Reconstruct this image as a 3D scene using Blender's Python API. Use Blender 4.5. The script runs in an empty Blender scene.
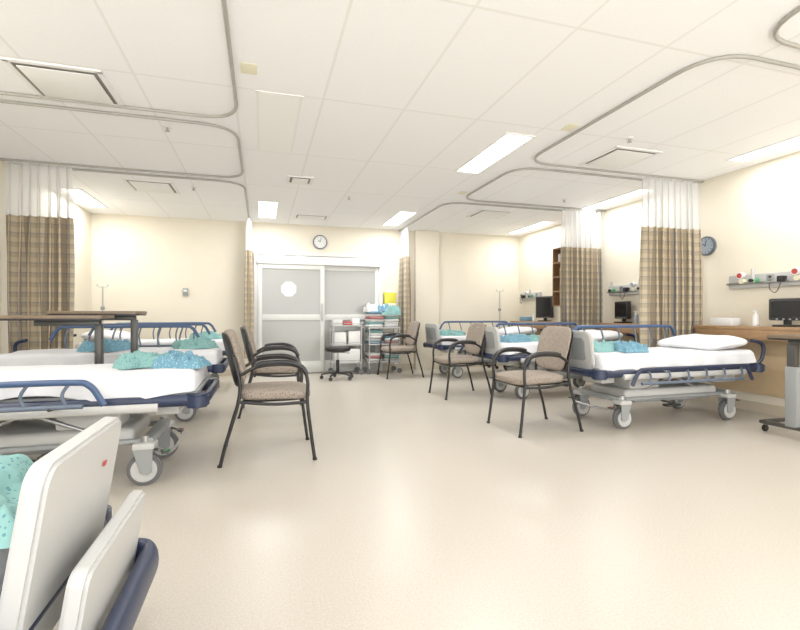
import bpy, bmesh, math, random
from mathutils import Vector, Matrix, noise
random.seed(7)
scene = bpy.context.scene
R = math.radians

# ------------------------------------------------------------------ materials
def lin(c):
    return tuple(((x/255)/12.92 if x/255 <= .04045 else ((x/255+.055)/1.055)**2.4) for x in c)+(1,)

def mat(name, col, rough=.5, metal=0., coat=0., emis=0., var=0., vscale=8., bump=0., bscale=200.):
    m = bpy.data.materials.new(name); m.use_nodes = True
    nt = m.node_tree; b = nt.nodes['Principled BSDF']
    b.inputs['Base Color'].default_value = lin(col)
    b.inputs['Roughness'].default_value = rough
    b.inputs['Metallic'].default_value = metal
    b.inputs['Coat Weight'].default_value = coat
    if emis:
        b.inputs['Emission Color'].default_value = (1, .99, .97, 1)
        b.inputs['Emission Strength'].default_value = emis
    tc = nt.nodes.new('ShaderNodeTexCoord')
    if var:
        n = nt.nodes.new('ShaderNodeTexNoise'); n.inputs['Scale'].default_value = vscale
        n.inputs['Detail'].default_value = 4
        nt.links.new(tc.outputs['Object'], n.inputs['Vector'])
        r = nt.nodes.new('ShaderNodeValToRGB')
        c = lin(col)
        r.color_ramp.elements[0].position = .3; r.color_ramp.elements[1].position = .7
        r.color_ramp.elements[0].color = tuple(x*(1-var) for x in c[:3])+(1,)
        r.color_ramp.elements[1].color = tuple(min(1, x*(1+var)) for x in c[:3])+(1,)
        nt.links.new(n.outputs['Fac'], r.inputs['Fac'])
        nt.links.new(r.outputs['Color'], b.inputs['Base Color'])
    if bump:
        n2 = nt.nodes.new('ShaderNodeTexNoise'); n2.inputs['Scale'].default_value = bscale
        nt.links.new(tc.outputs['Object'], n2.inputs['Vector'])
        bp = nt.nodes.new('ShaderNodeBump'); bp.inputs['Strength'].default_value = bump
        bp.inputs['Distance'].default_value = .01
        nt.links.new(n2.outputs['Fac'], bp.inputs['Height'])
        nt.links.new(bp.outputs['Normal'], b.inputs['Normal'])
    return m

def math_node(nt, op, a, b=None, c=None):
    n = nt.nodes.new('ShaderNodeMath'); n.operation = op
    for i, v in enumerate((a, b, c)):
        if v is None: continue
        if isinstance(v, (int, float)): n.inputs[i].default_value = v
        else: nt.links.new(v, n.inputs[i])
    return n.outputs[0]

def mixc(nt, fac, a, b):
    n = nt.nodes.new('ShaderNodeMix'); n.data_type = 'RGBA'
    if isinstance(fac, (int, float)): n.inputs[0].default_value = fac
    else: nt.links.new(fac, n.inputs[0])
    for i, v in ((6, a), (7, b)):
        if isinstance(v, tuple): n.inputs[i].default_value = v
        else: nt.links.new(v, n.inputs[i])
    return n.outputs[2]

M = {}
M['wall'] = mat('wall_paint', (229, 221, 202), .7, var=.015, vscale=3, bump=.05, bscale=300)
M['tanwall'] = mat('tan_laminate', (196, 172, 136), .5, var=.05, vscale=6)
M['base'] = mat('vinyl_baseboard', (200, 188, 166), .5)
M['wood'] = mat('wood_laminate', (156, 122, 86), .4, var=.12, vscale=12)
M['darkwood'] = mat('dark_wood_laminate', (138, 104, 72), .4, var=.12, vscale=14)
M['tabletop'] = mat('table_laminate', (118, 100, 80), .4, var=.1, vscale=14)
M['white'] = mat('white_paint', (232, 232, 229), .4)
M['door'] = mat('door_aluminium', (214, 214, 209), .4)
M['plastic'] = mat('grey_plastic', (184, 184, 181), .42)
M['plastic2'] = mat('mid_grey_plastic', (140, 143, 143), .45)
M['sheet'] = mat('bed_sheet', (216, 217, 220), .85, bump=.3, bscale=14)
M['pillow'] = mat('pillowcase', (224, 225, 228), .85, bump=.2, bscale=24)
M['navy'] = mat('navy_plastic', (28, 39, 66), .4)
M['rail'] = mat('rail_blue', (56, 80, 116), .38)
M['railg'] = mat('rail_grey_blue', (88, 101, 118), .4)
M['metal'] = mat('brushed_steel', (180, 181, 181), .3, metal=.9)
M['dmetal'] = mat('dark_steel', (80, 79, 76), .4, metal=.5)
M['black'] = mat('black_metal', (22, 21, 22), .4)
M['rubber'] = mat('grey_rubber', (98, 98, 98), .6)
M['screen'] = mat('screen_black', (18, 20, 26), .15)
M['lamp'] = mat('lamp_diffuser', (255, 255, 255), .5, emis=3.5)
M['lampoff'] = mat('lamp_diffuser_off', (250, 249, 246), .5)
M['vent'] = mat('vent_metal', (242, 241, 238), .5)
M['ventdark'] = mat('vent_slot', (130, 126, 118), .6)
M['track'] = mat('track_aluminium', (172, 169, 161), .45, metal=.2)
M['tag'] = mat('tag_yellow', (236, 231, 202), .6)
M['yellow'] = mat('yellow_plastic', (218, 208, 66), .5)
M['green'] = mat('green_plastic', (70, 150, 95), .5)
M['red'] = mat('red_plastic', (176, 60, 56), .5)
M['blue'] = mat('blue_plastic', (60, 104, 160), .5)
M['linenw'] = mat('linen_white', (214, 214, 212), .9)
M['linenb'] = mat('linen_blue', (110, 150, 174), .9)
M['linenp'] = mat('linen_pink', (176, 116, 112), .9)
M['clockface'] = mat('clock_face', (224, 225, 222), .3)
M['gaugeface'] = mat('dial_face', (150, 162, 174), .3)
M['clockrim'] = mat('clock_rim', (90, 96, 104), .35)

def gown_mat(name, c1, c2):
    m = mat(name, c1, .9); nt = m.node_tree; b = nt.nodes['Principled BSDF']
    tc = [n for n in nt.nodes if n.type == 'TEX_COORD'][0]
    v = nt.nodes.new('ShaderNodeTexVoronoi'); v.inputs['Scale'].default_value = 70
    nt.links.new(tc.outputs['Object'], v.inputs['Vector'])
    f = math_node(nt, 'LESS_THAN', v.outputs['Distance'], .28)
    nt.links.new(mixc(nt, f, lin(c1), lin(c2)), b.inputs['Base Color'])
    return m
M['teal'] = gown_mat('gown_teal', (122, 166, 162), (78, 128, 134))
M['bluegown'] = gown_mat('gown_blue', (96, 142, 162), (152, 184, 192))

def fabric():
    m = mat('chair_fabric', (160, 148, 134), .9); nt = m.node_tree; b = nt.nodes['Principled BSDF']
    tc = [n for n in nt.nodes if n.type == 'TEX_COORD'][0]
    v = nt.nodes.new('ShaderNodeTexVoronoi'); v.inputs['Scale'].default_value = 75
    nt.links.new(tc.outputs['Object'], v.inputs['Vector'])
    f = math_node(nt, 'LESS_THAN', v.outputs['Distance'], .32)
    nt.links.new(mixc(nt, f, lin((148, 136, 123)), lin((108, 97, 89))), b.inputs['Base Color'])
    return m
M['fabric'] = fabric()

def floor_mat():
    m = mat('vinyl_floor', (224, 215, 200), .32); nt = m.node_tree; b = nt.nodes['Principled BSDF']
    tc = [n for n in nt.nodes if n.type == 'TEX_COORD'][0]
    n1 = nt.nodes.new('ShaderNodeTexNoise'); n1.inputs['Scale'].default_value = 120; n1.inputs['Detail'].default_value = 4
    nt.links.new(tc.outputs['Object'], n1.inputs['Vector'])
    r = nt.nodes.new('ShaderNodeValToRGB')
    r.color_ramp.elements[0].position = .36; r.color_ramp.elements[1].position = .64
    r.color_ramp.elements[0].color = lin((181, 173, 160)); r.color_ramp.elements[1].color = lin((193, 186, 175))
    nt.links.new(n1.outputs['Fac'], r.inputs['Fac'])
    nt.links.new(r.outputs['Color'], b.inputs['Base Color'])
    b.inputs['Specular IOR Level'].default_value = .35
    return m
M['floor'] = floor_mat()

def ceil_mat():
    m = mat('ceiling_tile', (250, 250, 248), .85); nt = m.node_tree; b = nt.nodes['Principled BSDF']
    tc = [n for n in nt.nodes if n.type == 'TEX_COORD'][0]
    sep = nt.nodes.new('ShaderNodeSeparateXYZ'); nt.links.new(tc.outputs['Object'], sep.inputs[0])
    def line(sock, off, pitch):
        a = math_node(nt, 'DIVIDE', math_node(nt, 'ADD', sock, off), pitch)
        f = math_node(nt, 'FRACT', a)
        d = math_node(nt, 'ABSOLUTE', math_node(nt, 'SUBTRACT', f, .5))
        return math_node(nt, 'GREATER_THAN', d, .5-.009/pitch)
    lx = line(sep.outputs['X'], 20*.61+.185, .61)
    ly = line(sep.outputs['Y'], 1.22*20-3.34, 1.22)
    l = math_node(nt, 'MAXIMUM', lx, ly)
    n = nt.nodes.new('ShaderNodeTexNoise'); n.inputs['Scale'].default_value = 130; n.inputs['Detail'].default_value = 3
    nt.links.new(tc.outputs['Object'], n.inputs['Vector'])
    r = nt.nodes.new('ShaderNodeValToRGB')
    r.color_ramp.elements[0].position = .36; r.color_ramp.elements[1].position = .5
    r.color_ramp.elements[0].color = lin((247, 247, 247)); r.color_ramp.elements[1].color = lin((252, 252, 252))
    nt.links.new(n.outputs['Fac'], r.inputs['Fac'])
    nt.links.new(mixc(nt, l, r.outputs['Color'], lin((239, 238, 235))), b.inputs['Base Color'])
    return m
M['ceiling'] = ceil_mat()

def plaid():
    m = mat('plaid_curtain', (180, 155, 115), .9); nt = m.node_tree; b = nt.nodes['Principled BSDF']
    uv = nt.nodes.new('ShaderNodeUVMap'); uv.uv_map = 'UVMap'
    sep = nt.nodes.new('ShaderNodeSeparateXYZ'); nt.links.new(uv.outputs[0], sep.inputs[0])
    def band(s, pitch, off, w):
        f = math_node(nt, 'FRACT', math_node(nt, 'ADD', math_node(nt, 'DIVIDE', s, pitch), off))
        return math_node(nt, 'LESS_THAN', f, w)
    U, V = sep.outputs['X'], sep.outputs['Y']
    base = lin((186, 172, 144))
    c = mixc(nt, math_node(nt, 'MULTIPLY', band(U, .11, 0, .45), .7), base, lin((134, 118, 94)))
    c = mixc(nt, math_node(nt, 'MULTIPLY', band(V, .10, .2, .4), .35), c, lin((128, 118, 104)))
    c = mixc(nt, math_node(nt, 'MULTIPLY', band(U, .11, .7, .15), .8), c, lin((88, 98, 118)))
    c = mixc(nt, math_node(nt, 'MULTIPLY', band(V, .10, .8, .12), .5), c, lin((94, 102, 118)))
    c = mixc(nt, math_node(nt, 'MULTIPLY', band(U, .22, .3, .06), .5), c, lin((172, 126, 84)))
    nt.links.new(c, b.inputs['Base Color'])
    return m
M['plaid'] = plaid()

def netting():
    m = bpy.data.materials.new('curtain_netting'); m.use_nodes = True; nt = m.node_tree
    nt.nodes.clear()
    o = nt.nodes.new('ShaderNodeOutputMaterial'); mx = nt.nodes.new('ShaderNodeMixShader')
    t = nt.nodes.new('ShaderNodeBsdfTransparent'); d = nt.nodes.new('ShaderNodeBsdfDiffuse')
    tl = nt.nodes.new('ShaderNodeBsdfTranslucent'); m2 = nt.nodes.new('ShaderNodeMixShader')
    d.inputs[0].default_value = (.78, .78, .77, 1); tl.inputs[0].default_value = (.78, .78, .77, 1)
    m2.inputs[0].default_value = .35
    nt.links.new(d.outputs[0], m2.inputs[1]); nt.links.new(tl.outputs[0], m2.inputs[2])
    mx.inputs[0].default_value = .68
    nt.links.new(t.outputs[0], mx.inputs[1]); nt.links.new(m2.outputs[0], mx.inputs[2])
    nt.links.new(mx.outputs[0], o.inputs[0])
    return m
M['net'] = netting()
M['frost'] = mat('frosted_glass', (160, 160, 154), .25, coat=.3)

# ------------------------------------------------------------------ mesh helpers
def empty(name, loc=(0, 0, 0), rz=0):
    e = bpy.data.objects.new(name, None); e.empty_display_size = .1
    scene.collection.objects.link(e); e.location = loc; e.rotation_euler = (0, 0, rz)
    return e

def finish(parent, name, me, m, smooth=True, ang=40):
    if smooth:
        me.polygons.foreach_set('use_smooth', [True]*len(me.polygons))
        me.set_sharp_from_angle(angle=R(ang))
    ob = bpy.data.objects.new(name, me); scene.collection.objects.link(ob)
    me.materials.append(M[m] if isinstance(m, str) else m)
    if parent: ob.parent = parent
    return ob

def frombm(parent, name, bm, m, smooth=True, ang=40):
    bmesh.ops.recalc_face_normals(bm, faces=bm.faces[:])
    me = bpy.data.meshes.new(name); bm.to_mesh(me); bm.free()
    return finish(parent, name, me, m, smooth, ang)

def box(parent, name, c, s, m, bevel=0., rot=None, seg=2):
    bm = bmesh.new(); bmesh.ops.create_cube(bm, size=1)
    bmesh.ops.scale(bm, vec=s, verts=bm.verts[:])
    if bevel: bmesh.ops.bevel(bm, geom=bm.edges[:], offset=min(bevel, min(s)*.49), segments=seg, profile=.5, affect='EDGES')
    if rot: bmesh.ops.rotate(bm, cent=(0, 0, 0), matrix=rot, verts=bm.verts[:])
    bmesh.ops.translate(bm, vec=c, verts=bm.verts[:])
    return frombm(parent, name, bm, m, bool(bevel))

def cyl(parent, name, p1, p2, r, m, r2=None, seg=20, bevel=0.):
    p1, p2 = Vector(p1), Vector(p2); d = p2-p1
    bm = bmesh.new()
    bmesh.ops.create_cone(bm, cap_ends=True, segments=seg, radius1=r, radius2=r if r2 is None else r2, depth=d.length)
    if bevel:
        es = [e for e in bm.edges if abs(e.verts[0].co.z-e.verts[1].co.z) < 1e-6]
        bmesh.ops.bevel(bm, geom=es, offset=bevel, segments=2, affect='EDGES')
    q = Vector((0, 0, 1)).rotation_difference(d.normalized())
    bmesh.ops.rotate(bm, cent=(0, 0, 0), matrix=q.to_matrix(), verts=bm.verts[:])
    bmesh.ops.translate(bm, vec=(p1+p2)/2, verts=bm.verts[:])
    return frombm(parent, name, bm, m)

def catmull(pts, n=6, cyc=False):
    P = [Vector(p) for p in pts]; out = []
    L = len(P)
    rng = L if cyc else L-1
    for i in range(rng):
        if cyc: a, b, c, d = P[i-1], P[i], P[(i+1) % L], P[(i+2) % L]
        else:
            b, c = P[i], P[i+1]
            a = P[i-1] if i > 0 else b*2-c
            d = P[i+2] if i+2 < L else c*2-b
        for k in range(n):
            t = k/n
            out.append(.5*((2*b)+(c-a)*t+(2*a-5*b+4*c-d)*t*t+(3*b-a-3*c+d)*t**3))
    if not cyc: out.append(P[-1])
    return out

def tube(parent, name, pts, r, m, smooth=True, cyc=False, seg=10, sx=1., sz=1., n=6):
    P = catmull(pts, n, cyc) if smooth else [Vector(p) for p in pts]
    N = len(P); verts = []; faces = []
    def tang(i):
        if cyc: return (P[(i+1) % N]-P[i-1]).normalized()
        if i == 0: return (P[1]-P[0]).normalized()
        if i == N-1: return (P[-1]-P[-2]).normalized()
        return ((P[i+1]-P[i]).normalized()+(P[i]-P[i-1]).normalized()).normalized()
    t = tang(0); up = Vector((0, 0, 1)) if abs(t.z) < .95 else Vector((1, 0, 0))
    u = t.cross(up).normalized(); v = u.cross(t).normalized(); pt = t
    for i in range(N):
        t = tang(i); q = pt.rotation_difference(t); u = q @ u; v = q @ v; pt = t
        for k in range(seg):
            a = 2*math.pi*k/seg
            verts.append(P[i]+u*math.cos(a)*r*sx+v*math.sin(a)*r*sz)
    for i in range(N if cyc else N-1):
        j = (i+1) % N
        for k in range(seg):
            l = (k+1) % seg
            faces.append((i*seg+k, i*seg+l, j*seg+l, j*seg+k))
    if not cyc:
        faces.append(tuple(range(seg))[::-1]); faces.append(tuple((N-1)*seg+k for k in range(seg)))
    me = bpy.data.meshes.new(name); me.from_pydata([tuple(x) for x in verts], [], faces)
    return finish(parent, name, me, m, ang=50)

def fillet(pts, r, n=8, cyc=False):
    out = []; L = len(pts); P = [Vector(p) for p in pts]
    for i in range(L):
        if not cyc and i in (0, L-1): out.append(P[i]); continue
        a, b, c = P[i-1], P[i], P[(i+1) % L]
        d1 = (a-b).normalized(); d2 = (c-b).normalized()
        s, e = b+d1*r, b+d2*r
        for k in range(n+1):
            t = k/n
            out.append(s*(1-t)**2+b*2*t*(1-t)+e*t*t)
    return out

def sgnp(x, p): return math.copysign(abs(x)**p, x)
def pad(parent, name, c, h, m, e1=.45, e2=.35, rot=None, nu=40, nv=20, fn=None):
    verts = []; faces = []
    for j in range(nv+1):
        ph = -math.pi/2+math.pi*j/nv
        for i in range(nu):
            th = 2*math.pi*i/nu
            x = sgnp(math.cos(ph), e1)*sgnp(math.cos(th), e2)
            y = sgnp(math.cos(ph), e1)*sgnp(math.sin(th), e2)
            z = sgnp(math.sin(ph), e1)
            p = Vector((x*h[0], y*h[1], z*h[2]))
            if fn: p = fn(p, x, y, z)
            if rot: p = rot @ p
            verts.append(tuple(p+Vector(c)))
    for j in range(nv):
        for i in range(nu):
            k = (i+1) % nu
            faces.append((j*nu+i, j*nu+k, (j+1)*nu+k, (j+1)*nu+i))
    me = bpy.data.meshes.new(name); me.from_pydata(verts, [], faces)
    bm = bmesh.new(); bm.from_mesh(me); bmesh.ops.remove_doubles(bm, verts=bm.verts[:], dist=1e-5)
    bpy.data.meshes.remove(me)
    return frombm(parent, name, bm, m, True, 180)

def prism(parent, name, pts, th, m, M4, bevel=0.):
    bm = bmesh.new(); vs = [bm.verts.new((p[0], p[1], -th/2)) for p in pts]
    f = bm.faces.new(vs)
    r = bmesh.ops.extrude_face_region(bm, geom=[f])
    bmesh.ops.translate(bm, vec=(0, 0, th), verts=[g for g in r['geom'] if isinstance(g, bmesh.types.BMVert)])
    if bevel:
        es = [e for e in bm.edges if abs(e.verts[0].co.z-e.verts[1].co.z) < 1e-7]
        bmesh.ops.bevel(bm, geom=es, offset=bevel, segments=2, affect='EDGES')
    bmesh.ops.transform(bm, matrix=M4, verts=bm.verts[:])
    return frombm(parent, name, bm, m, True, 35)

def rrect(w, h, r, n=6):
    out = []
    for cx, cy, a0 in ((w/2-r, h/2-r, 0), (-w/2+r, h/2-r, 90), (-w/2+r, -h/2+r, 180), (w/2-r, -h/2+r, 270)):
        for k in range(n+1):
            a = R(a0+90*k/n); out.append((cx+r*math.cos(a), cy+r*math.sin(a)))
    return out

YZ = Matrix(((0, 0, 1, 0), (1, 0, 0, 0), (0, 1, 0, 0), (0, 0, 0, 1)))
XZ = Matrix(((1, 0, 0, 0), (0, 0, 1, 0), (0, 1, 0, 0), (0, 0, 0, 1)))
def at(x, y, z, B): return Matrix.Translation((x, y, z)) @ B

def heap(parent, name, c, s, h, m, seed=0, rz=0, n=54):
    verts = []; faces = []
    ca, sa = math.cos(rz), math.sin(rz)
    for j in range(n+1):
        for i in range(n+1):
            u = -1+2*i/n; v = -1+2*j/n
            x, y = u, v
            e = max(abs(u), abs(v))
            q = Vector((x*1.3+seed*3.1, y*2.4, seed*1.7))
            rd = (1-abs(noise.noise(q))*2.2)**2
            r2 = (1-abs(noise.noise(q*2.6+Vector((5, 1, 0))))*2)
            lay = .35+.25*(noise.noise(Vector((x*.9+seed, y*.9, 3)))>0)+.2*(noise.noise(Vector((x*1.3, y*1.1+seed, 8)))>.1)
            z = (1-e**10)*h*(lay+.38*max(rd, 0)+.14*r2)
            wx = .16*noise.noise(Vector((y*1.6, seed+9, u))); wy = .2*noise.noise(Vector((x*1.6, seed+19, v)))
            X = (x+wx)*s[0]; Y = (y+wy)*s[1]
            verts.append((c[0]+X*ca-Y*sa, c[1]+X*sa+Y*ca, c[2]+max(z, .003)))
    for j in range(n):
        for i in range(n):
            a = j*(n+1)+i; faces.append((a, a+1, a+n+2, a+n+1))
    me = bpy.data.meshes.new(name); me.from_pydata(verts, [], faces)
    return finish(parent, name, me, m, ang=180)

def sheet_slab(parent, name, L, W, zt, zb, m, seed=0):
    prof = []
    r = .045
    nS = 5
    for k in range(4): prof.append((-W, zb+(zt-r-zb)*k/4, 1-k/4))
    for k in range(nS+1):
        a = R(180-90*k/nS); prof.append((-W+r+r*math.cos(a), zt-r+r*math.sin(a), 0))
    for k in range(1, 12): prof.append((-W+r+(2*W-2*r)*k/12, zt, 0))
    for k in range(nS+1):
        a = R(90-90*k/nS); prof.append((W-r+r*math.cos(a), zt-r+r*math.sin(a), 0))
    for k in range(1, 5): prof.append((W, zt-r+(zb-zt+r)*k/4, k/4))
    n = len(prof); NX = 60
    xs = [(-L, .0), (-L+.006, .5), (-L+.02, .8), (-L+.045, 1)]+[(-L+.045+(2*L-.09)*k/NX, 1) for k in range(1, NX)]+[(L-.045, 1), (L-.02, .8), (L-.006, .5), (L, 0)]
    verts = []; faces = []
    for x, s in xs:
        ins = (1-s)*.045
        for (y, z, hm) in prof:
            yy = math.copysign(max(abs(y)-ins, 0), y)
            zz = z-ins if z > zt-.05 else z
            nz = noise.noise(Vector((x*5+seed, y*6, 0)))*.012
            if hm > 0:
                yy += math.copysign(hm*.014*(1+math.sin(x*23+seed)+noise.noise(Vector((x*9, seed, y)))), y)
                zz += hm*.05*noise.noise(Vector((x*3, seed, y*4)))
            else: zz += nz
            verts.append((x, yy, zz))
    for i in range(len(xs)-1):
        for k in range(n-1):
            a = i*n+k; faces.append((a, a+n, a+n+1, a+1))
    faces.append(tuple(range(n))); faces.append(tuple(reversed([(len(xs)-1)*n+k for k in range(n)])))
    me = bpy.data.meshes.new(name); me.from_pydata(verts, [], faces)
    bm = bmesh.new(); bm.from_mesh(me); bpy.data.meshes.remove(me)
    return frombm(parent, name, bm, m, True, 60)

# ------------------------------------------------------------------ room
XL, XR, YB, YF, H = -2.5, 4.9, 8.1, -2.2, 2.56
T = .12
box(None, 'floor', ((XL+XR)/2, (YB+YF)/2, -.05), (XR-XL+2*T, YB-YF+2*T, .1), 'floor')
box(None, 'ceiling', ((XL+XR)/2, (YB+YF)/2, H+.05), (XR-XL+2*T, YB-YF+2*T, .1), 'ceiling')
box(None, 'wall_left', (XL-T/2, (YB+YF)/2, H/2), (T, YB-YF, H), 'wall')
box(None, 'wall_right', (XR+T/2, (YB+YF)/2, H/2), (T, YB-YF, H), 'wall')
box(None, 'wall_back', ((XL+XR)/2, YB+T/2, H/2), (XR-XL+2*T, T, H), 'wall')
box(None, 'wall_column', (2.93, YB-.05, H/2), (.46, .1, H), 'wall', .006)
box(None, 'baseboard_left', (XL+.006, (YB+YF)/2, .05), (.012, YB-YF, .1), 'base')
box(None, 'baseboard_right', (XR-.006, (YB+YF)/2, .05), (.012, YB-YF, .1), 'base')
box(None, 'baseboard_back', ((XL-.13)/2, YB-.006, .05), (-.13-XL, .012, .1), 'base')
box(None, 'baseboard_back.001', ((2.1+2.7)/2, YB-.006, .05), (.6, .012, .1), 'base')
box(None, 'baseboard_back.002', ((3.16+XR)/2, YB-.006, .05), (XR-3.16, .012, .1), 'base')

def sliding_door():
    P = empty('door_1', (0.975, YB, 0))
    W, Ht = 2.15, 2.08
    y = -.03
    box(P, 'header', (0, y, Ht-.03), (W+.06, .1, .07), 'door', .006)
    box(P, 'operator_housing', (0, y-.03, Ht-.15), (W-.02, .12, .14), 'white', .008)
    for i, x in enumerate((-W/2, W/2)):
        box(P, f'jamb_{i+1}', (x, y, (Ht-.06)/2), (.06, .1, Ht-.06), 'door', .005)
    def leaf(n, x0, x1, yy):
        w = x1-x0; cx = (x0+x1)/2; zt = Ht-.22
        for k, x in enumerate((x0+.035, x1-.035)):
            box(P, f'{n}_stile_{k+1}', (x, yy, zt/2+.01), (.07, .045, zt-.02), 'door', .005)
        box(P, n+'_top_rail', (cx, yy, zt-.04), (w-.14, .04, .08), 'door', .004)
        box(P, n+'_mid_rail', (cx, yy, .96), (w-.14, .04, .1), 'door', .004)
        box(P, n+'_bottom_rail', (cx, yy, .11), (w-.14, .04, .2), 'door', .004)
        box(P, n+'_upper_glass', (cx, yy, (1.01+zt-.08)/2), (w-.14, .012, zt-.08-1.01), 'frost')
        box(P, n+'_lower_glass', (cx, yy, .56), (w-.14, .012, .7), 'frost')
    leaf('leaf_1', -W/2+.03, .06, y-.045)
    leaf('leaf_2', .0, W/2-.03, y+.01)
    box(P, 'pull_handle', (.02, y-.08, 1.05), (.02, .03, .3), 'metal', .008)
    oc = [(.135*math.cos(R(22.5+45*k)), .135*math.sin(R(22.5+45*k))) for k in range(8)]
    prism(P, 'octagon_sticker', oc, .003, 'white', at(-.54, y-.045-.008, 1.44, XZ))
sliding_door()

def clock(name, loc, rot, r, face='clockface', hands=True):
    P = empty(name, loc, rot)
    cyl(P, 'rim', (0, 0, 0), (0, -.035, 0), r, 'clockrim', seg=40, bevel=.006)
    cyl(P, 'dial', (0, -.03, 0), (0, -.038, 0), r*.84, face, seg=40)
    for k in range(12):
        a = R(30*k)
        box(P, f'tick_{k+1}', (r*.72*math.sin(a), -.039, r*.72*math.cos(a)), (.006, .002, .014), 'black', rot=Matrix.Rotation(a, 3, 'Y'))
    box(P, 'hour_hand', (-r*.15, -.04, r*.12), (.008, .003, r*.45), 'black', rot=Matrix.Rotation(R(-55), 3, 'Y'))
    box(P, 'minute_hand', (r*.05, -.042, r*.28), (.006, .003, r*.65), 'black', rot=Matrix.Rotation(R(12), 3, 'Y'))
clock('wall_clock', (.97, YB, 2.27), 0, .125)
clock('wall_clock', (XR, 4.04, 1.79), R(-90), .11, 'gaugeface')

P = empty('thermostat', (-1.18, YB, 1.37))
box(P, 'body', (0, -.015, 0), (.08, .03, .12), 'plastic2', .008)
box(P, 'display', (0, -.032, .02), (.055, .004, .035), 'white', .002)

def ceiling_lamp(x, y, on=True, power=12, w=.3, l=1.2):
    P = empty('fluorescent_ceiling_light' if on else 'unlit_ceiling_light', (x, y, H))
    for i, (cx, cy, sx, sy) in enumerate(((0, l/2, w+.03, .02), (0, -l/2, w+.03, .02), (w/2, 0, .02, l), (-w/2, 0, .02, l))):
        box(P, f'frame_{i+1}', (cx, cy, -.005 if on else -.003), (sx, sy, .010 if on else .006), 'vent')
    box(P, 'diffuser', (0, 0, -.004), (w-.02, l-.02, .006), 'lamp' if on else 'lampoff')
    if on:
        ld = bpy.data.lights.new('tube_light', 'AREA'); ld.shape = 'RECTANGLE'; ld.size = w-.03; ld.size_y = l-.03
        ld.energy = power; ld.color = (.985, .99, 1)
        lo = bpy.data.objects.new('tube_light', ld); scene.collection.objects.link(lo); lo.parent = P
        lo.location = (0, 0, -.016)
for x, y in ((2.14, 4.05), (2.12, 7.15), (.08, 7.1), (.1, .9), (2.14, .9)):
    ceiling_lamp(x, y, power=24 if y > 2 else 13, w=.27, l=1.08)
for y in (.9, 2.9, 5.15, 7.2):
    ceiling_lamp(4.58, y, power=14, w=.22, l=1.15)
for y in (.9, 2.9, 7.1):
    ceiling_lamp(-2.26, y, power=19, w=.22, l=1.0)
ceiling_lamp(.12, 3.95, on=False)

def vent(x, y, s=.5, sy=None, name='ceiling_air_vent'):
    sy = sy or s
    P = empty(name, (x, y, H))
    for i, (cx, cy, a, b) in enumerate(((0, sy/2, s+.03, .03), (0, -sy/2, s+.03, .03), (s/2, 0, .03, sy), (-s/2, 0, .03, sy))):
        box(P, f'frame_{i+1}', (cx, cy, -.005), (a, b, .01), 'vent')
    box(P, 'throat', (0, 0, -.003), (s, sy, .004), 'ventdark')
    box(P, 'face_plate', (0, 0, -.014), (s-.08, sy-.08, .008), 'vent', .003)
    for i, (dx, dy) in enumerate(((1, 1), (1, -1), (-1, 1), (-1, -1))):
        cyl(P, f'hanger_{i+1}', (dx*(s/2-.1), dy*(sy/2-.1), -.014), (dx*(s/2-.1), dy*(sy/2-.1), 0), .004, 'vent', seg=6)
vent(-1.25, 3.62); vent(3.4, 3.75); vent(-1.27, 6.2); vent(3.36, 6.4)
vent(.42, 5.42, .26, .26); vent(.75, 7.4, .5, .3)
def sprinkler(x, y):
    P = empty('fire_sprinkler', (x, y, H))
    cyl(P, 'escutcheon', (0, 0, 0), (0, 0, -.01), .035, 'white', bevel=.003)
    cyl(P, 'pipe', (0, 0, -.01), (0, 0, -.035), .01, 'metal', seg=10)
    cyl(P, 'deflector', (0, 0, -.035), (0, 0, -.04), .02, 'metal', seg=14)
for p in ((-.75, 4.2), (3.1, 3.3), (-.8, 6.1), (3.9, 5.3), (1.1, 6.0)): sprinkler(*p)
for p in ((-.08, 3.06), (2.45, 3.25), (2.45, 5.39)):
    P = empty('ceiling_label', (p[0], p[1], H)); box(P, 'card', (0, 0, -.003), (.1, .13, .004), 'tag', .001)

# ---- curtain tracks
zt = H-.012
def track(pts, r=.3):
    P = empty('curtain_track', (0, 0, 0))
    f = fillet([(x, y, zt) for x, y in pts], r)
    tube(P, 'rail', f, .012, 'track', smooth=False, seg=8)
    for i, (x, y) in enumerate((pts[0], pts[-1])):
        box(P, f'end_cap_{i+1}', (x, y, zt), (.03, .04, .024), 'track', .004)
track([(XR-.02, 2.04), (2.55, 2.04), (2.55, 4.1), (XR-.02, 4.1)])
track([(XR-.02, 4.25), (2.55, 4.25), (2.55, 5.68), (XR-.02, 5.68)])
track([(XR-.02, 5.85), (2.42, 5.85), (2.42, YB-.03)])
track([(2.6, -.5), (2.6, 1.88), (XR-.02, 1.88)])
track([(-.18, -.5), (-.18, 3.87), (XL+.02, 3.87)])
track([(XL+.02, 4.02), (-.2, 4.02), (-.2, 5.52), (XL+.02, 5.52)])
track([(XL+.02, 5.68), (-.2, 5.68), (-.2, YB-.03)])

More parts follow.
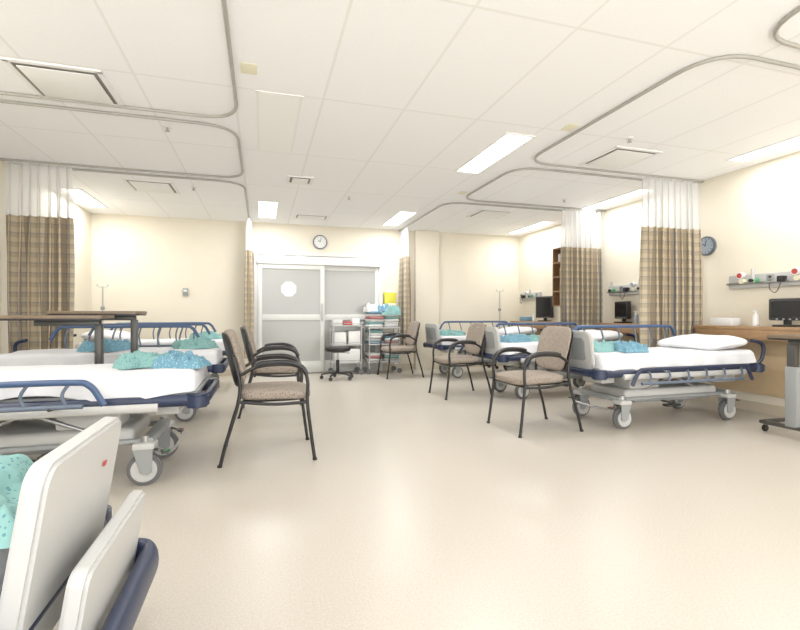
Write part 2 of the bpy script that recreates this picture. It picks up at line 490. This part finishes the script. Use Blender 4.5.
def curtain(x0, y0, x1, y1, folds=9, amp=.055, zm=2.0, zb=.32, seed=0):
    P = empty('privacy_curtain', (0, 0, 0))
    a, b = Vector((x0, y0)), Vector((x1, y1)); d = b-a; t = d.normalized(); nrm = Vector((-t.y, t.x))
    NU = folds*14
    ztop = zt-.03
    def mk(name, z1, z0, m, nv, am):
        me = bpy.data.meshes.new(name); verts = []; uvs = []; faces = []
        for j in range(nv+1):
            z = z1+(z0-z1)*j/nv; fz = (ztop-z)/(ztop-zb)
            for i in range(NU+1):
                s = i/NU
                ph = 2*math.pi*folds*s+1.8*noise.noise(Vector((s*5, seed, fz*.8)))
                A = amp*(am+(1-am)*min(1, fz*2))*(1+.45*noise.noise(Vector((s*folds*.8, seed+4, fz))))
                off = A*math.sin(ph); al = .35*A*math.sin(2*ph)
                sh = (s-.5)*(1+.05*math.sin(fz*3))
                p = a+d*.5+d*sh+nrm*off+t*al
                verts.append((p.x, p.y, z)); uvs.append((s*folds*.22, z))
        for j in range(nv):
            for i in range(NU):
                k = j*(NU+1)+i; faces.append((k, k+1, k+NU+2, k+NU+1))
        me.from_pydata(verts, [], faces)
        uv = me.uv_layers.new(name='UVMap')
        for l in me.loops: uv.data[l.index].uv = uvs[l.vertex_index]
        finish(P, name, me, m, ang=180)
    mk('net_top', ztop, zm, 'net', 6, .55)
    mk('plaid_cloth', zm, zb, 'plaid', 16, .55)
    for k in range(folds):
        p = a+d*((k+.5)/folds)
        cyl(P, f'hook_{k+1}', (p.x, p.y, ztop-.012), (p.x, p.y, zt-.0122), .004, 'metal', seg=6)
curtain(-2.44, 5.52, -1.88, 5.52, 7, .06, zm=2.0, seed=1)
curtain(-.2, 7.6, -.2, 8.02, 5, .07, zm=2.02, seed=2)
curtain(2.42, 7.6, 2.42, 8.02, 5, .06, zm=2.02, seed=3)
curtain(4.14, 5.68, 4.80, 5.68, 8, .06, zm=1.98, seed=4)
curtain(4.04, 4.1, 4.82, 4.1, 9, .06, zm=1.98, seed=5)

# ------------------------------------------------------------------ beds
def caster(P, k, x, y, r=.095, pedal=True):
    n = f'caster_{k}'
    cyl(P, n+'_tyre', (x, y-.026, r), (x, y+.026, r), r, 'rubber', seg=28, bevel=.012)
    for s in (-1, 1):
        cyl(P, n+f'_hub_{s}', (x, y+s*.024, r), (x, y+s*.036, r), r*.74, 'plastic', seg=24, bevel=.004)
        cyl(P, n+f'_axle_{s}', (x, y+s*.03, r), (x, y+s*.044, r), r*.2, 'metal', seg=12)
    pts = [(-.045, -.1), (-.02, -.115), (.02, -.1), (.055, .03), (.05, .06), (-.05, .06)]
    for s in (-1, 1):
        prism(P, n+f'_fork_{s}', pts, .006, 'plastic2', at(x, y+s*.045, r+.09, XZ), .001)
    box(P, n+'_crown', (x, y, r*2+.045), (.12, .11, .04), 'plastic', .012)
    cyl(P, n+'_stem', (x, y, r*2+.05), (x, y, r*2+.1), .022, 'metal')
    if pedal:
        sg = -1 if x < 0 else 1
        box(P, n+'_brake_arm', (x+sg*.07, y, .20), (.08, .02, .012), 'dmetal', .003, rot=Matrix.Rotation(sg*R(18), 3, 'Y'))
        box(P, n+'_brake_pedal', (x+sg*.11, y, .187), (.04, .07, .014), 'dmetal', .006)
        box(P, n+'_brake_tab', (x+sg*.115, y, .195), (.02, .03, .006), 'red' if k % 2 else 'green', .002)

def side_rail(P, nm, side, z, x0=-.55, x1=.62, out=0., m='railg', top='rail', h=.27):
    y = side*(.39+out)
    zb = z-h
    pts = [(x0-.10, y, z-.13), (x0-.03, y, z-.02), (x0+.08, y, z), ((x0+x1)/2, y, z), (x1-.08, y, z), (x1+.03, y, z-.02), (x1+.10, y, z-.13)]
    tube(P, nm+'_top_bar', pts, .015, top, n=8, sz=1.15)
    tube(P, nm+'_lower_bar', [(x0, y, zb), (x1, y, zb)], .013, m, smooth=False)
    n = 6
    for i in range(n):
        x = x0+.06+(x1-x0-.12)*i/(n-1)
        tube(P, f'{nm}_post_{i+1}', [(x, y, z), (x+.035, y, (z+zb)/2), (x+.015, y, zb)], .009, m, n=4, seg=8)
    for i, x in enumerate((x0+.15, x1-.15)):
        tube(P, f'{nm}_bracket_{i+1}', [(x, y, zb), (x, y, min(zb, .50)-.0), (x, side*.33, .50)], .014, 'dmetal', smooth=False, seg=8)

def bed(loc, rz, near='down', far='up', drop=0., pillow=True, foot=True, gown='teal', gowns=((-.55, .0, .22, .2),), seed=0, nearside=-1):
    P = empty('hospital_bed', loc, rz)
    d = -drop
    L = .93
    box(P, 'deck', (0, 0, .53+d), (1.80, .64, .03), 'plastic2', .01)
    fr = fillet([(-L-.02, -.36, .5+d), (L+.02, -.36, .5+d), (L+.02, .36, .5+d), (-L-.02, .36, .5+d)], .12, cyc=True)
    tube(P, 'bumper_frame', fr, .025, 'navy', smooth=False, cyc=True, sz=1.35)
    for i, (sx, sy) in enumerate(((1, 1), (1, -1), (-1, 1), (-1, -1))):
        cyl(P, f'corner_bumper_{i+1}', (sx*(L-.03), sy*.33, .455+d), (sx*(L-.03), sy*.33, .535+d), .07, 'navy', bevel=.012)
    for s in (-1, 1):
        box(P, f'frame_beam_{s}', (0, s*.25, .485+d), (1.7, .05, .06), 'plastic2', .008)
        tube(P, f'side_strip_{s}', [(-.7, s*.385, .47+d), (.7, s*.385, .47+d)], .016, 'plastic', smooth=False, sz=1.6)
    sheet_slab(P, 'mattress_sheet', L-.04, .35, .665+d, .535+d, 'sheet', seed)
    if pillow:
        def pf(p, x, y, z):
            k = 1+.10*(abs(x)*abs(y))
            return Vector((p.x*k, p.y*k, p.z*(1-.45*max(abs(x), abs(y))**3)+.010*noise.noise(p*9)))
        pad(P, 'pillow', (.60, 0, .665+d+.055), (.25, .33, .08), 'pillow', .75, .45, fn=pf, rot=Matrix.Rotation(R(-5), 3, 'Y'))
    for i, g in enumerate(gowns):
        heap(P, f'folded_gown_{i+1}', (g[0], g[1], .664+d), (g[2], g[3]), .085, 'teal' if (i % 2 == 0) == (gown == 'teal') else 'bluegown', seed+i*2+1, rz=.3+i)
    if foot:
        rm = Matrix.Rotation(R(-6), 4, 'Y')
        prism(P, 'footboard', rrect(.58, .34, .07), .035, 'plastic', Matrix.Translation((-L-.0, 0, .69+d)) @ rm @ YZ, .008)
        prism(P, 'footboard_panel', rrect(.42, .2, .04), .01, 'plastic2', Matrix.Translation((-L-.022, 0, .70+d)) @ rm @ YZ, .003)
    for s in (-1, 1):
        tube(P, f'push_handle_{s}', [(L-.08, s*.33, .5+d), (L+.02, s*.34, .56+d), (L+.06, s*.34, .66+d), (L+.04, s*.33, .73+d), (L-.05, s*.30, .755+d)], .017, 'navy')
    for nm, st, sd in (('near_rail', near, nearside), ('far_rail', far, -nearside)):
        if st == 'up': side_rail(P, nm, sd, .88+d)
        elif st == 'half': side_rail(P, nm, sd, .64+d, out=.06, h=.13, top='rail', x0=-.35, x1=.7)
        elif st == 'down': side_rail(P, nm, sd, .535+d, out=.04, h=.12, top='navy')
    box(P, 'base_cover', (0, 0, .285), (1.08, .46, .09), 'plastic', .03, seg=3)
    box(P, 'base_tray', (.05, 0, .225), (.9, .38, .05), 'plastic2', .015)
    box(P, 'battery_housing', (-.3, nearside*.1, .38), (.34, .22, .1), 'plastic', .02)
    for i, x in enumerate((-.42, .42)):
        cyl(P, f'lift_cylinder_{i+1}', (x, 0, .30), (x, 0, .50+d), .05, 'dmetal')
        for q in range(4):
            zz = .33+q*(.145+d)/4
            cyl(P, f'lift_bellows_{i+1}_{q+1}', (x, 0, zz), (x, 0, zz+.022), .068, 'plastic2', bevel=.006)
        box(P, f'cross_beam_{i+1}', (x*1.48, 0, .255), (.07, .56, .045), 'plastic2', .01)
    for s in (-1, 1):
        tube(P, f'base_rail_{s}', [(-.62, s*.24, .25), (.62, s*.24, .25)], .018, 'plastic2', smooth=False)
        tube(P, f'diagonal_brace_{s}', [(-.38, s*.2, .28), (.1, s*.22, .49+d)], .013, 'metal', smooth=False)
        tube(P, f'diagonal_brace_b_{s}', [(.38, s*.2, .28), (-.1, s*.22, .49+d)], .013, 'metal', smooth=False)
    tube(P, 'steer_pedal_bar', [(-.68, -.28, .2), (-.74, -.2, .17), (-.74, .2, .17), (-.68, .28, .2)], .009, 'metal')
    box(P, 'foot_pedal', (-.1, nearside*.31, .19), (.16, .06, .02), 'black', .006)
    box(P, 'pedal_arm', (-.1, nearside*.26, .21), (.03, .1, .015), 'dmetal', .003)
    box(P, 'control_box', (-.72, nearside*.1, .43+d), (.14, .26, .07), 'plastic', .015)
    box(P, 'chart_holder', (.55, nearside*.28, .42+d), (.26, .05, .1), 'plastic', .012)
    k = 1
    for sx in (-1, 1):
        for sy in (-1, 1):
            caster(P, k, sx*.61, sy*.27); k += 1
    return P

bed((3.64, 3.58, 0), 0, gowns=((-.60, .08, .22, .20), (-.42, -.12, .18, .11)), seed=1)
bed((3.58, 5.1, 0), 0, gowns=((-.6, .05, .2, .2), (-.3, .1, .16, .14)), seed=2, gown='blue')
bed((3.58, 7.0, 0), 0, gowns=((-.62, 0, .2, .2),), seed=3)
bed((-1.27, 3.3, 0), math.pi, near='half', far='none', gowns=((-.58, -.1, .22, .16), (-.78, .08, .1, .14)), seed=4, nearside=1, foot=False, gown='teal', pillow=False)
bed((-1.3, 5.0, 0), math.pi, near='down', far='up', gowns=((-.65, -.1, .2, .18), (.1, 0, .22, .18)), seed=5, nearside=1, foot=False, pillow=False)
bed((-1.3, 6.85, 0), math.pi, near='up', far='up', gowns=((-.55, -.1, .2, .18),), seed=6, nearside=1, foot=False)

# foreground bed (lowered, tall board)
P = bed((-1.42, 1.3, 0), math.pi, near='none', far='none', drop=.13, gowns=((-.66, -.02, .22, .26), (-.3, -.1, .2, .2)), seed=8, nearside=1, foot=False)
rm = Matrix.Rotation(R(-9), 4, 'Y')
prism(P, 'footboard', rrect(.5, .44, .05), .045, 'plastic', Matrix.Translation((-.97, 0, .49)) @ rm @ YZ, .008)
prism(P, 'footboard_outer_shell', rrect(.5, .3, .035), .04, 'plastic', Matrix.Translation((-1.04, -.03, .325)) @ rm @ YZ, .008)
tube(P, 'foot_bumper', fillet([(-.9, -.33, .25), (-1.09, -.31, .25), (-1.09, .32, .25), (-.9, .34, .25)], .06), .028, 'navy', smooth=False, sz=1.9, seg=16)
box(P, 'label_sticker', (-1.0135, -.12, .6), (.004, .02, .012), 'red', rot=Matrix.Rotation(R(-9), 3, 'Y'))

# ------------------------------------------------------------------ chairs
def chair(x, y, rz):
    P = empty('guest_chair', (x, y, 0), rz)
    for i, s in enumerate((-1, 1)):
        Y = s*.255
        tube(P, f'front_leg_{i+1}', [(.27, Y*1.04, 0.0), (.245, Y*1.02, .18), (.22, Y, .40), (.222, Y, .54), (.185, Y, .63), (.08, Y*1.02, .665), (-.1, Y, .655), (-.215, Y*.93, .60)], .0125, 'black')
        tube(P, f'arm_pad_{i+1}', [(.218, Y, .59), (.175, Y, .648), (.08, Y*1.02, .680), (-.06, Y, .678), (-.12, Y, .663)], .018, 'black', sx=1.3)
        tube(P, f'rear_leg_{i+1}', [(-.345, Y*.98, 0.0), (-.305, Y*.96, .16), (-.235, Y*.93, .40), (-.222, Y*.92, .55), (-.265, Y*.86, .72)], .0125, 'black')
        tube(P, f'seat_rail_{i+1}', [(.225, Y, .40), (0, Y*.97, .395), (-.235, Y*.93, .42)], .011, 'black')
        cyl(P, f'front_glide_{i+1}', (.27, Y*1.04, 0), (.27, Y*1.04, .015), .016, 'black')
        cyl(P, f'rear_glide_{i+1}', (-.345, Y*.98, 0), (-.345, Y*.98, .015), .016, 'black')
    for i, xx in enumerate((.2, -.2)):
        tube(P, f'cross_bar_{i+1}', [(xx, -.25, .40), (xx, .25, .40)], .011, 'black', smooth=False)
    def sf(p, x, y_, z): return Vector((p.x, p.y*(1-.06*(-x)), p.z-.012*x*x*(x > 0)))
    pad(P, 'seat', (.01, 0, .452), (.245, .235, .042), 'fabric', .5, .42, fn=sf)
    pad(P, 'seat_pan', (.0, 0, .42), (.21, .21, .02), 'black', .4, .4)
    rot = Matrix.Rotation(R(-14), 3, 'Y')
    def bf(p, x, y_, z):
        w = 1+.04*z-.10*max(0, z)**3
        return Vector((p.x+.04*y_*y_, p.y*w, p.z))
    pad(P, 'backrest', (-.27, 0, .70), (.03, .22, .20), 'fabric', .42, .9, rot=rot, fn=bf, nu=48, nv=28)
    pad(P, 'backrest_shell', (-.297, 0, .69), (.016, .215, .195), 'black', .42, .9, rot=rot, fn=bf, nu=48, nv=28)
chair(.08, 3.48, R(0))
chair(.14, 4.95, R(-2))
chair(2.13, 7.2, R(182))
chair(2.34, 5.3, R(181))
chair(2.28, 3.58, R(181))

# ------------------------------------------------------------------ overbed tables
def overbed(x, y, rz, h=.98, L=.78, W=.38, name='overbed_table'):
    P = empty(name, (x, y, 0), rz)
    prism(P, 'top', rrect(L, W, .04), .025, 'tabletop', at(0, 0, h, Matrix.Identity(4)), .005)
    prism(P, 'edge_band', rrect(L-.01, W-.01, .04), .014, 'black', at(0, 0, h-.018, Matrix.Identity(4)))
    cx = L/2-.07
    box(P, 'support_arm', (cx-.2, 0, h-.045), (.42, .07, .04), 'dmetal', .008)
    box(P, 'column_outer', (cx, 0, .33), (.06, .09, .5), 'plastic2', .008)
    box(P, 'column_inner', (cx, 0, .5+(h-.55)/2), (.045, .07, h-.07-.5), 'dmetal', .005)
    box(P, 'base_spine', (cx, 0, .085), (.06, .5, .03), 'dmetal', .008)
    for i, s in enumerate((-1, 1)):
        box(P, f'base_leg_{i+1}', (.0, s*.23, .085), (L-.1, .04, .03), 'dmetal', .008)
        for j, xx in enumerate((-L/2+.09, L/2-.09)):
            cyl(P, f'caster_{i+1}_{j+1}', (xx, s*.23-.012, .03), (xx, s*.23+.012, .03), .03, 'black', bevel=.004)
            cyl(P, f'caster_stem_{i+1}_{j+1}', (xx, s*.23, .03), (xx, s*.23, .08), .008, 'metal', seg=8)
overbed(-1.30, 4.4, 0, h=1.02, L=.66, W=.32)
overbed(-1.50, 4.02, 0, h=.985, L=.76, W=.32)
overbed(4.33, 2.66, math.pi, h=.82, L=.54, W=.36)

# ------------------------------------------------------------------ right wall: counters, service rails
def counter(y0, y1, z=.87, dep=.28):
    P = empty('wall_counter', (XR, 0, 0))
    cy = (y0+y1)/2; l = y1-y0
    box(P, 'worktop', (-dep/2, cy, z), (dep, l, .035), 'wood', .006)
    box(P, 'apron', (-dep+.02, cy, z-.065), (.02, l, .095), 'wood', .003)
    box(P, 'back_panel', (-.02, cy, .52), (.016, l, .66), 'tanwall')
    for i, yy in enumerate((y0+.01, y1-.01)):
        box(P, f'bracket_{i+1}', (-dep/2, yy, z-.09), (dep-.02, .02, .14), 'wood', .003)
counter(1.6, 3.98); counter(4.35, 5.55); counter(6.0, 7.95)

def service_rail(y0, y1, z=1.35, seed=0):
    P = empty('medical_gas_panel', (XR, 0, 0))
    box(P, 'trunking', (-.03, (y0+y1)/2, z), (.06, y1-y0, .14), 'plastic', .01)
    box(P, 'accessory_rail', (-.075, (y0+y1)/2, z-.02), (.03, y1-y0, .02), 'metal', .003)
    n = int((y1-y0)/.13)
    for i in range(n):
        y = y0+.08+i*.13
        k = i % 4
        if k == 0:
            box(P, f'outlet_{i}', (-.063, y, z+.01), (.01, .07, .09), 'plastic2', .003)
            for s in (-1, 1): box(P, f'outlet_slot_{i}_{s}', (-.069, y, z+.01+s*.02), (.004, .025, .02), 'black')
        elif k == 1:
            cyl(P, f'gas_valve_{i}', (-.06, y, z), (-.12, y, z), .026, 'green', bevel=.004)
            cyl(P, f'flowmeter_{i}', (-.12, y, z-.02), (-.12, y, z+.12), .016, 'plastic', seg=12)
            cyl(P, f'flow_knob_{i}', (-.13, y, z), (-.16, y, z), .018, 'black', seg=12)
        elif k == 2:
            cyl(P, f'suction_valve_{i}', (-.06, y, z), (-.11, y, z), .026, 'tag', bevel=.004)
            cyl(P, f'suction_gauge_{i}', (-.09, y, z+.06), (-.13, y, z+.06), .036, 'white', bevel=.004)
            cyl(P, f'suction_gauge_dial_{i}', (-.129, y, z+.06), (-.134, y, z+.06), .026, 'red' if i > 4 else 'gaugeface')
        else:
            box(P, f'regulator_{i}', (-.10, y, z), (.08, .05, .06), 'black', .01)
            tube(P, f'hose_{i}', [(-.11, y, z-.03), (-.12, y+.02, z-.10), (-.11, y+.06, z-.13), (-.10, y+.11, z-.09), (-.08, y+.13, z-.02)], .004, 'black', seg=6)
service_rail(2.2, 3.75, seed=1); service_rail(4.7, 5.55, seed=2); service_rail(7.3, 7.95, seed=3)

def monitor(x, y, z, rz, w=.34, h=.26, name='patient_monitor'):
    P = empty(name, (x, y, z), rz)
    box(P, 'stand_base', (0, 0, .01), (.16, .18, .02), 'black', .006)
    box(P, 'neck', (.02, 0, .05), (.03, .06, .08), 'black', .006)
    box(P, 'housing', (0, 0, .06+h/2), (.06, w, h), 'black', .014)
    box(P, 'screen', (-.031, 0, .065+h/2), (.004, w-.05, h-.06), 'screen')
    for k in range(4):
        cyl(P, f'knob_{k+1}', (-.03, -w/2+.05+k*.05, .072), (-.038, -w/2+.05+k*.05, .072), .008, 'plastic2', seg=10)
zc = .888
monitor(XR-.14, 3.12, zc, R(15), .27, .21)
monitor(XR-.13, 5.2, zc, R(-6), .28, .24)
monitor(XR-.14, 7.02, zc, R(15), .36, .38)
def bottle(x, y, z, m='white', name='pump_bottle'):
    P = empty(name, (x, y, z))
    cyl(P, 'bottle', (0, 0, 0), (0, 0, .12), .03, m, bevel=.008)
    cyl(P, 'neck', (0, 0, .12), (0, 0, .15), .01, 'white', seg=10)
    box(P, 'spout', (-.015, 0, .155), (.05, .015, .012), 'white', .003)
bottle(XR-.12, 3.42, zc); bottle(XR-.14, 4.95, zc, 'gaugeface'); bottle(XR-.14, 7.35, zc, 'white')
def glovebox(x, y, z, m='blue', rz=0, name='glove_box'):
    P = empty(name, (x, y, z), rz)
    box(P, 'carton', (0, 0, .04), (.12, .24, .08), m, .003)
    box(P, 'opening', (0, 0, .081), (.05, .12, .003), 'white')
glovebox(XR-.15, 3.72, zc, 'linenw'); glovebox(XR-.15, 4.7, zc, 'linenw'); glovebox(XR-.15, 7.6, zc, 'linenb')

P = empty('wall_shelf_cabinet', (XR, 6.38, 1.5))
for i, yy in enumerate((-.2, .2)): box(P, f'side_{i+1}', (-.14, yy, .12), (.28, .02, .96), 'darkwood', .002)
for i in range(5): box(P, f'shelf_{i+1}', (-.14, 0, -.35+i*.235), (.28, .40, .02), 'darkwood', .002)
box(P, 'back', (-.008, 0, .12), (.012, .4, .96), 'darkwood')
for i in range(4):
    box(P, f'stored_box_{i+1}', (-.14, -.06+.03*i, -.27+i*.235), (.18, .2, .13), ('linenw', 'linenb', 'wood', 'linenw')[i], .004)

def register(x, y, z):
    P = empty('wall_air_register', (x, y, z))
    box(P, 'frame', (-.006, 0, 0), (.012, .34, .2), 'plastic', .003)
    for k in range(7): box(P, f'louver_{k+1}', (-.014, 0, -.072+k*.024), (.012, .29, .008), 'white', rot=Matrix.Rotation(R(30), 3, 'Y'))
register(XR-.028, 3.02, .42)

def ivpole(x, y, h=1.75):
    P = empty('iv_pole', (x, y, 0))
    for k in range(5):
        a = R(72*k+10); e = (.2*math.cos(a), .2*math.sin(a))
        tube(P, f'base_leg_{k+1}', [(0, 0, .11), (e[0]*.5, e[1]*.5, .1), (e[0], e[1], .07)], .012, 'metal')
        cyl(P, f'caster_{k+1}', (e[0], e[1]-.01, .03), (e[0], e[1]+.01, .03), .03, 'black')
        cyl(P, f'caster_stem_{k+1}', (e[0], e[1], .03), (e[0], e[1], .075), .007, 'metal', seg=8)
    cyl(P, 'pole', (0, 0, .1), (0, 0, h), .011, 'metal', seg=12)
    for s in (-1, 1):
        tube(P, f'hook_{s}', [(0, 0, h-.01), (s*.05, 0, h-.01), (s*.07, 0, h+.03), (s*.075, 0, h+.0)], .005, 'metal', seg=6)
    box(P, 'clamp', (0, 0, 1.1), (.05, .04, .05), 'plastic2', .008)
ivpole(-2.24, 7.72, 1.42); ivpole(4.3, 7.78, 1.45)

def stool(x, y):
    P = empty('rolling_stool', (x, y, 0))
    for k in range(5):
        a = R(72*k+20); e = (.25*math.cos(a), .25*math.sin(a))
        tube(P, f'base_arm_{k+1}', [(0, 0, .10), (e[0]*.6, e[1]*.6, .095), (e[0], e[1], .075)], .018, 'black', sz=.7)
        cyl(P, f'caster_{k+1}', (e[0], e[1]-.015, .03), (e[0], e[1]+.015, .03), .03, 'black', bevel=.004)
        cyl(P, f'caster_stem_{k+1}', (e[0], e[1], .03), (e[0], e[1], .08), .008, 'black', seg=8)
    cyl(P, 'gas_column', (0, 0, .09), (0, 0, .30), .026, 'black')
    cyl(P, 'piston', (0, 0, .3), (0, 0, .43), .014, 'metal')
    box(P, 'mount_plate', (0, 0, .425), (.16, .12, .02), 'black', .004)
    pad(P, 'seat_cushion', (0, 0, .47), (.2, .2, .045), 'black', .5, 1.)
    tube(P, 'height_lever', [(.02, 0, .42), (.1, -.06, .415), (.17, -.1, .41)], .006, 'black', seg=6)
stool(1.13, 7.15)

# ------------------------------------------------------------------ carts
def cart(name, x, y, rz, L, W, shelves, h, handle=True):
    P = empty(name, (x, y, 0), rz)
    k = 1
    for sx in (-1, 1):
        for sy in (-1, 1):
            cyl(P, f'post_{k}', (sx*(L/2-.015), sy*(W/2-.015), .11), (sx*(L/2-.015), sy*(W/2-.015), h), .012, 'metal', seg=12)
            cyl(P, f'caster_{k}', (sx*(L/2-.015), sy*(W/2-.015)-.013, .045), (sx*(L/2-.015), sy*(W/2-.015)+.013, .045), .045, 'rubber', bevel=.005)
            cyl(P, f'caster_stem_{k}', (sx*(L/2-.015), sy*(W/2-.015), .045), (sx*(L/2-.015), sy*(W/2-.015), .12), .009, 'metal', seg=8)
            k += 1
    for i, z in enumerate(shelves):
        box(P, f'shelf_{i+1}', (0, 0, z), (L, W, .022), 'plastic', .006)
        for s in (-1, 1):
            tube(P, f'shelf_lip_{i+1}_{s}', [(-L/2, s*W/2, z+.04), (L/2, s*W/2, z+.04)], .005, 'metal', smooth=False, seg=6)
    if handle:
        tube(P, 'push_handle', [(L/2-.015, -W/2+.015, h-.06), (L/2+.05, -W/2+.03, h-.03), (L/2+.05, W/2-.03, h-.03), (L/2-.015, W/2-.015, h-.06)], .01, 'metal')
    return P
def onbox(P, n, x, y, z, s, m): box(P, n, (x, y, z+s[2]/2), s, m, .006)
P = cart('supply_cart', 1.37, 7.78, 0, .5, .38, (.2, .5, .82), .84)
zz = .831
onbox(P, 'tissue_carton', -.15, 0, zz, (.15, .2, .09), 'linenw'); onbox(P, 'red_tray', .02, -.03, zz, (.14, .2, .06), 'red')
onbox(P, 'white_carton', .16, .03, zz, (.13, .22, .11), 'white'); onbox(P, 'supply_bin_1', -.12, -.02, .511, (.2, .28, .2), 'white')
onbox(P, 'supply_bin_2', .12, -.02, .511, (.2, .28, .22), 'white'); onbox(P, 'supply_bin_3', 0, -.02, .211, (.42, .3, .22), 'white')
P = cart('linen_cart', 2.0, 7.76, 0, .56, .40, (.2, .5, .78), .80, handle=False)
rn = random.Random(3); cols = ['linenw', 'linenb', 'linenw', 'linenp', 'linenw', 'teal', 'linenw', 'linenw']
for si, (z0, nmax) in enumerate(((.212, 3), (.512, 5), (.792, 6))):
    for cx in (-.14, .14):
        z = z0
        nn = nmax if cx < 0 else max(3, nmax-1)
        for q in range(nn):
            t = .046
            pad(P, f'folded_linen_{si}_{q}', (cx+rn.uniform(-.015, .015), rn.uniform(-.02, .02), z+t/2), (.13, .17, t/2+.002), cols[(q*3+si+(cx > 0)*2) % 8], .4, .3, rot=Matrix.Rotation(R(rn.uniform(-8, 8)), 3, 'Z'), nu=24, nv=10)
            z += t
heap(P, 'draped_linen', (-.12, 0, 1.05), (.18, .16), .13, 'linenw', 4)
heap(P, 'draped_gown', (.12, -.03, 1.0), (.17, .17), .16, 'teal', 6)
heap(P, 'draped_sheet', (.0, -.06, 1.06), (.12, .12), .1, 'linenb', 9)

P = empty('isolation_supply_holder', (2.22, YB, 1.22))
box(P, 'pouch', (0, -.05, 0), (.22, .1, .38), 'yellow', .02)
box(P, 'pouch_pocket', (0, -.108, -.08), (.2, .02, .14), 'tag', .008)
box(P, 'hanger', (0, -.02, .2), (.14, .03, .05), 'white', .006)

# ------------------------------------------------------------------ world, camera
w = bpy.data.worlds.new('World'); scene.world = w; w.use_nodes = True
w.node_tree.nodes['Background'].inputs[0].default_value = (1, .99, .985, 1)
w.node_tree.nodes['Background'].inputs[1].default_value = 3.9  # added fill entering where the front wall is omitted, brightens the ceiling

cam = bpy.data.cameras.new('Camera'); co = bpy.data.objects.new('Camera', cam); scene.collection.objects.link(co)
cam.sensor_width = 36; cam.lens = 36*460/800
co.location = (0, 0, 1.0); co.rotation_euler = (R(90), 0, R(-16.7))
cam.clip_start = .05
scene.camera = co
scene.view_settings.view_transform = 'Standard'
scene.view_settings.exposure = .15
scene.view_settings.gamma = 1.1
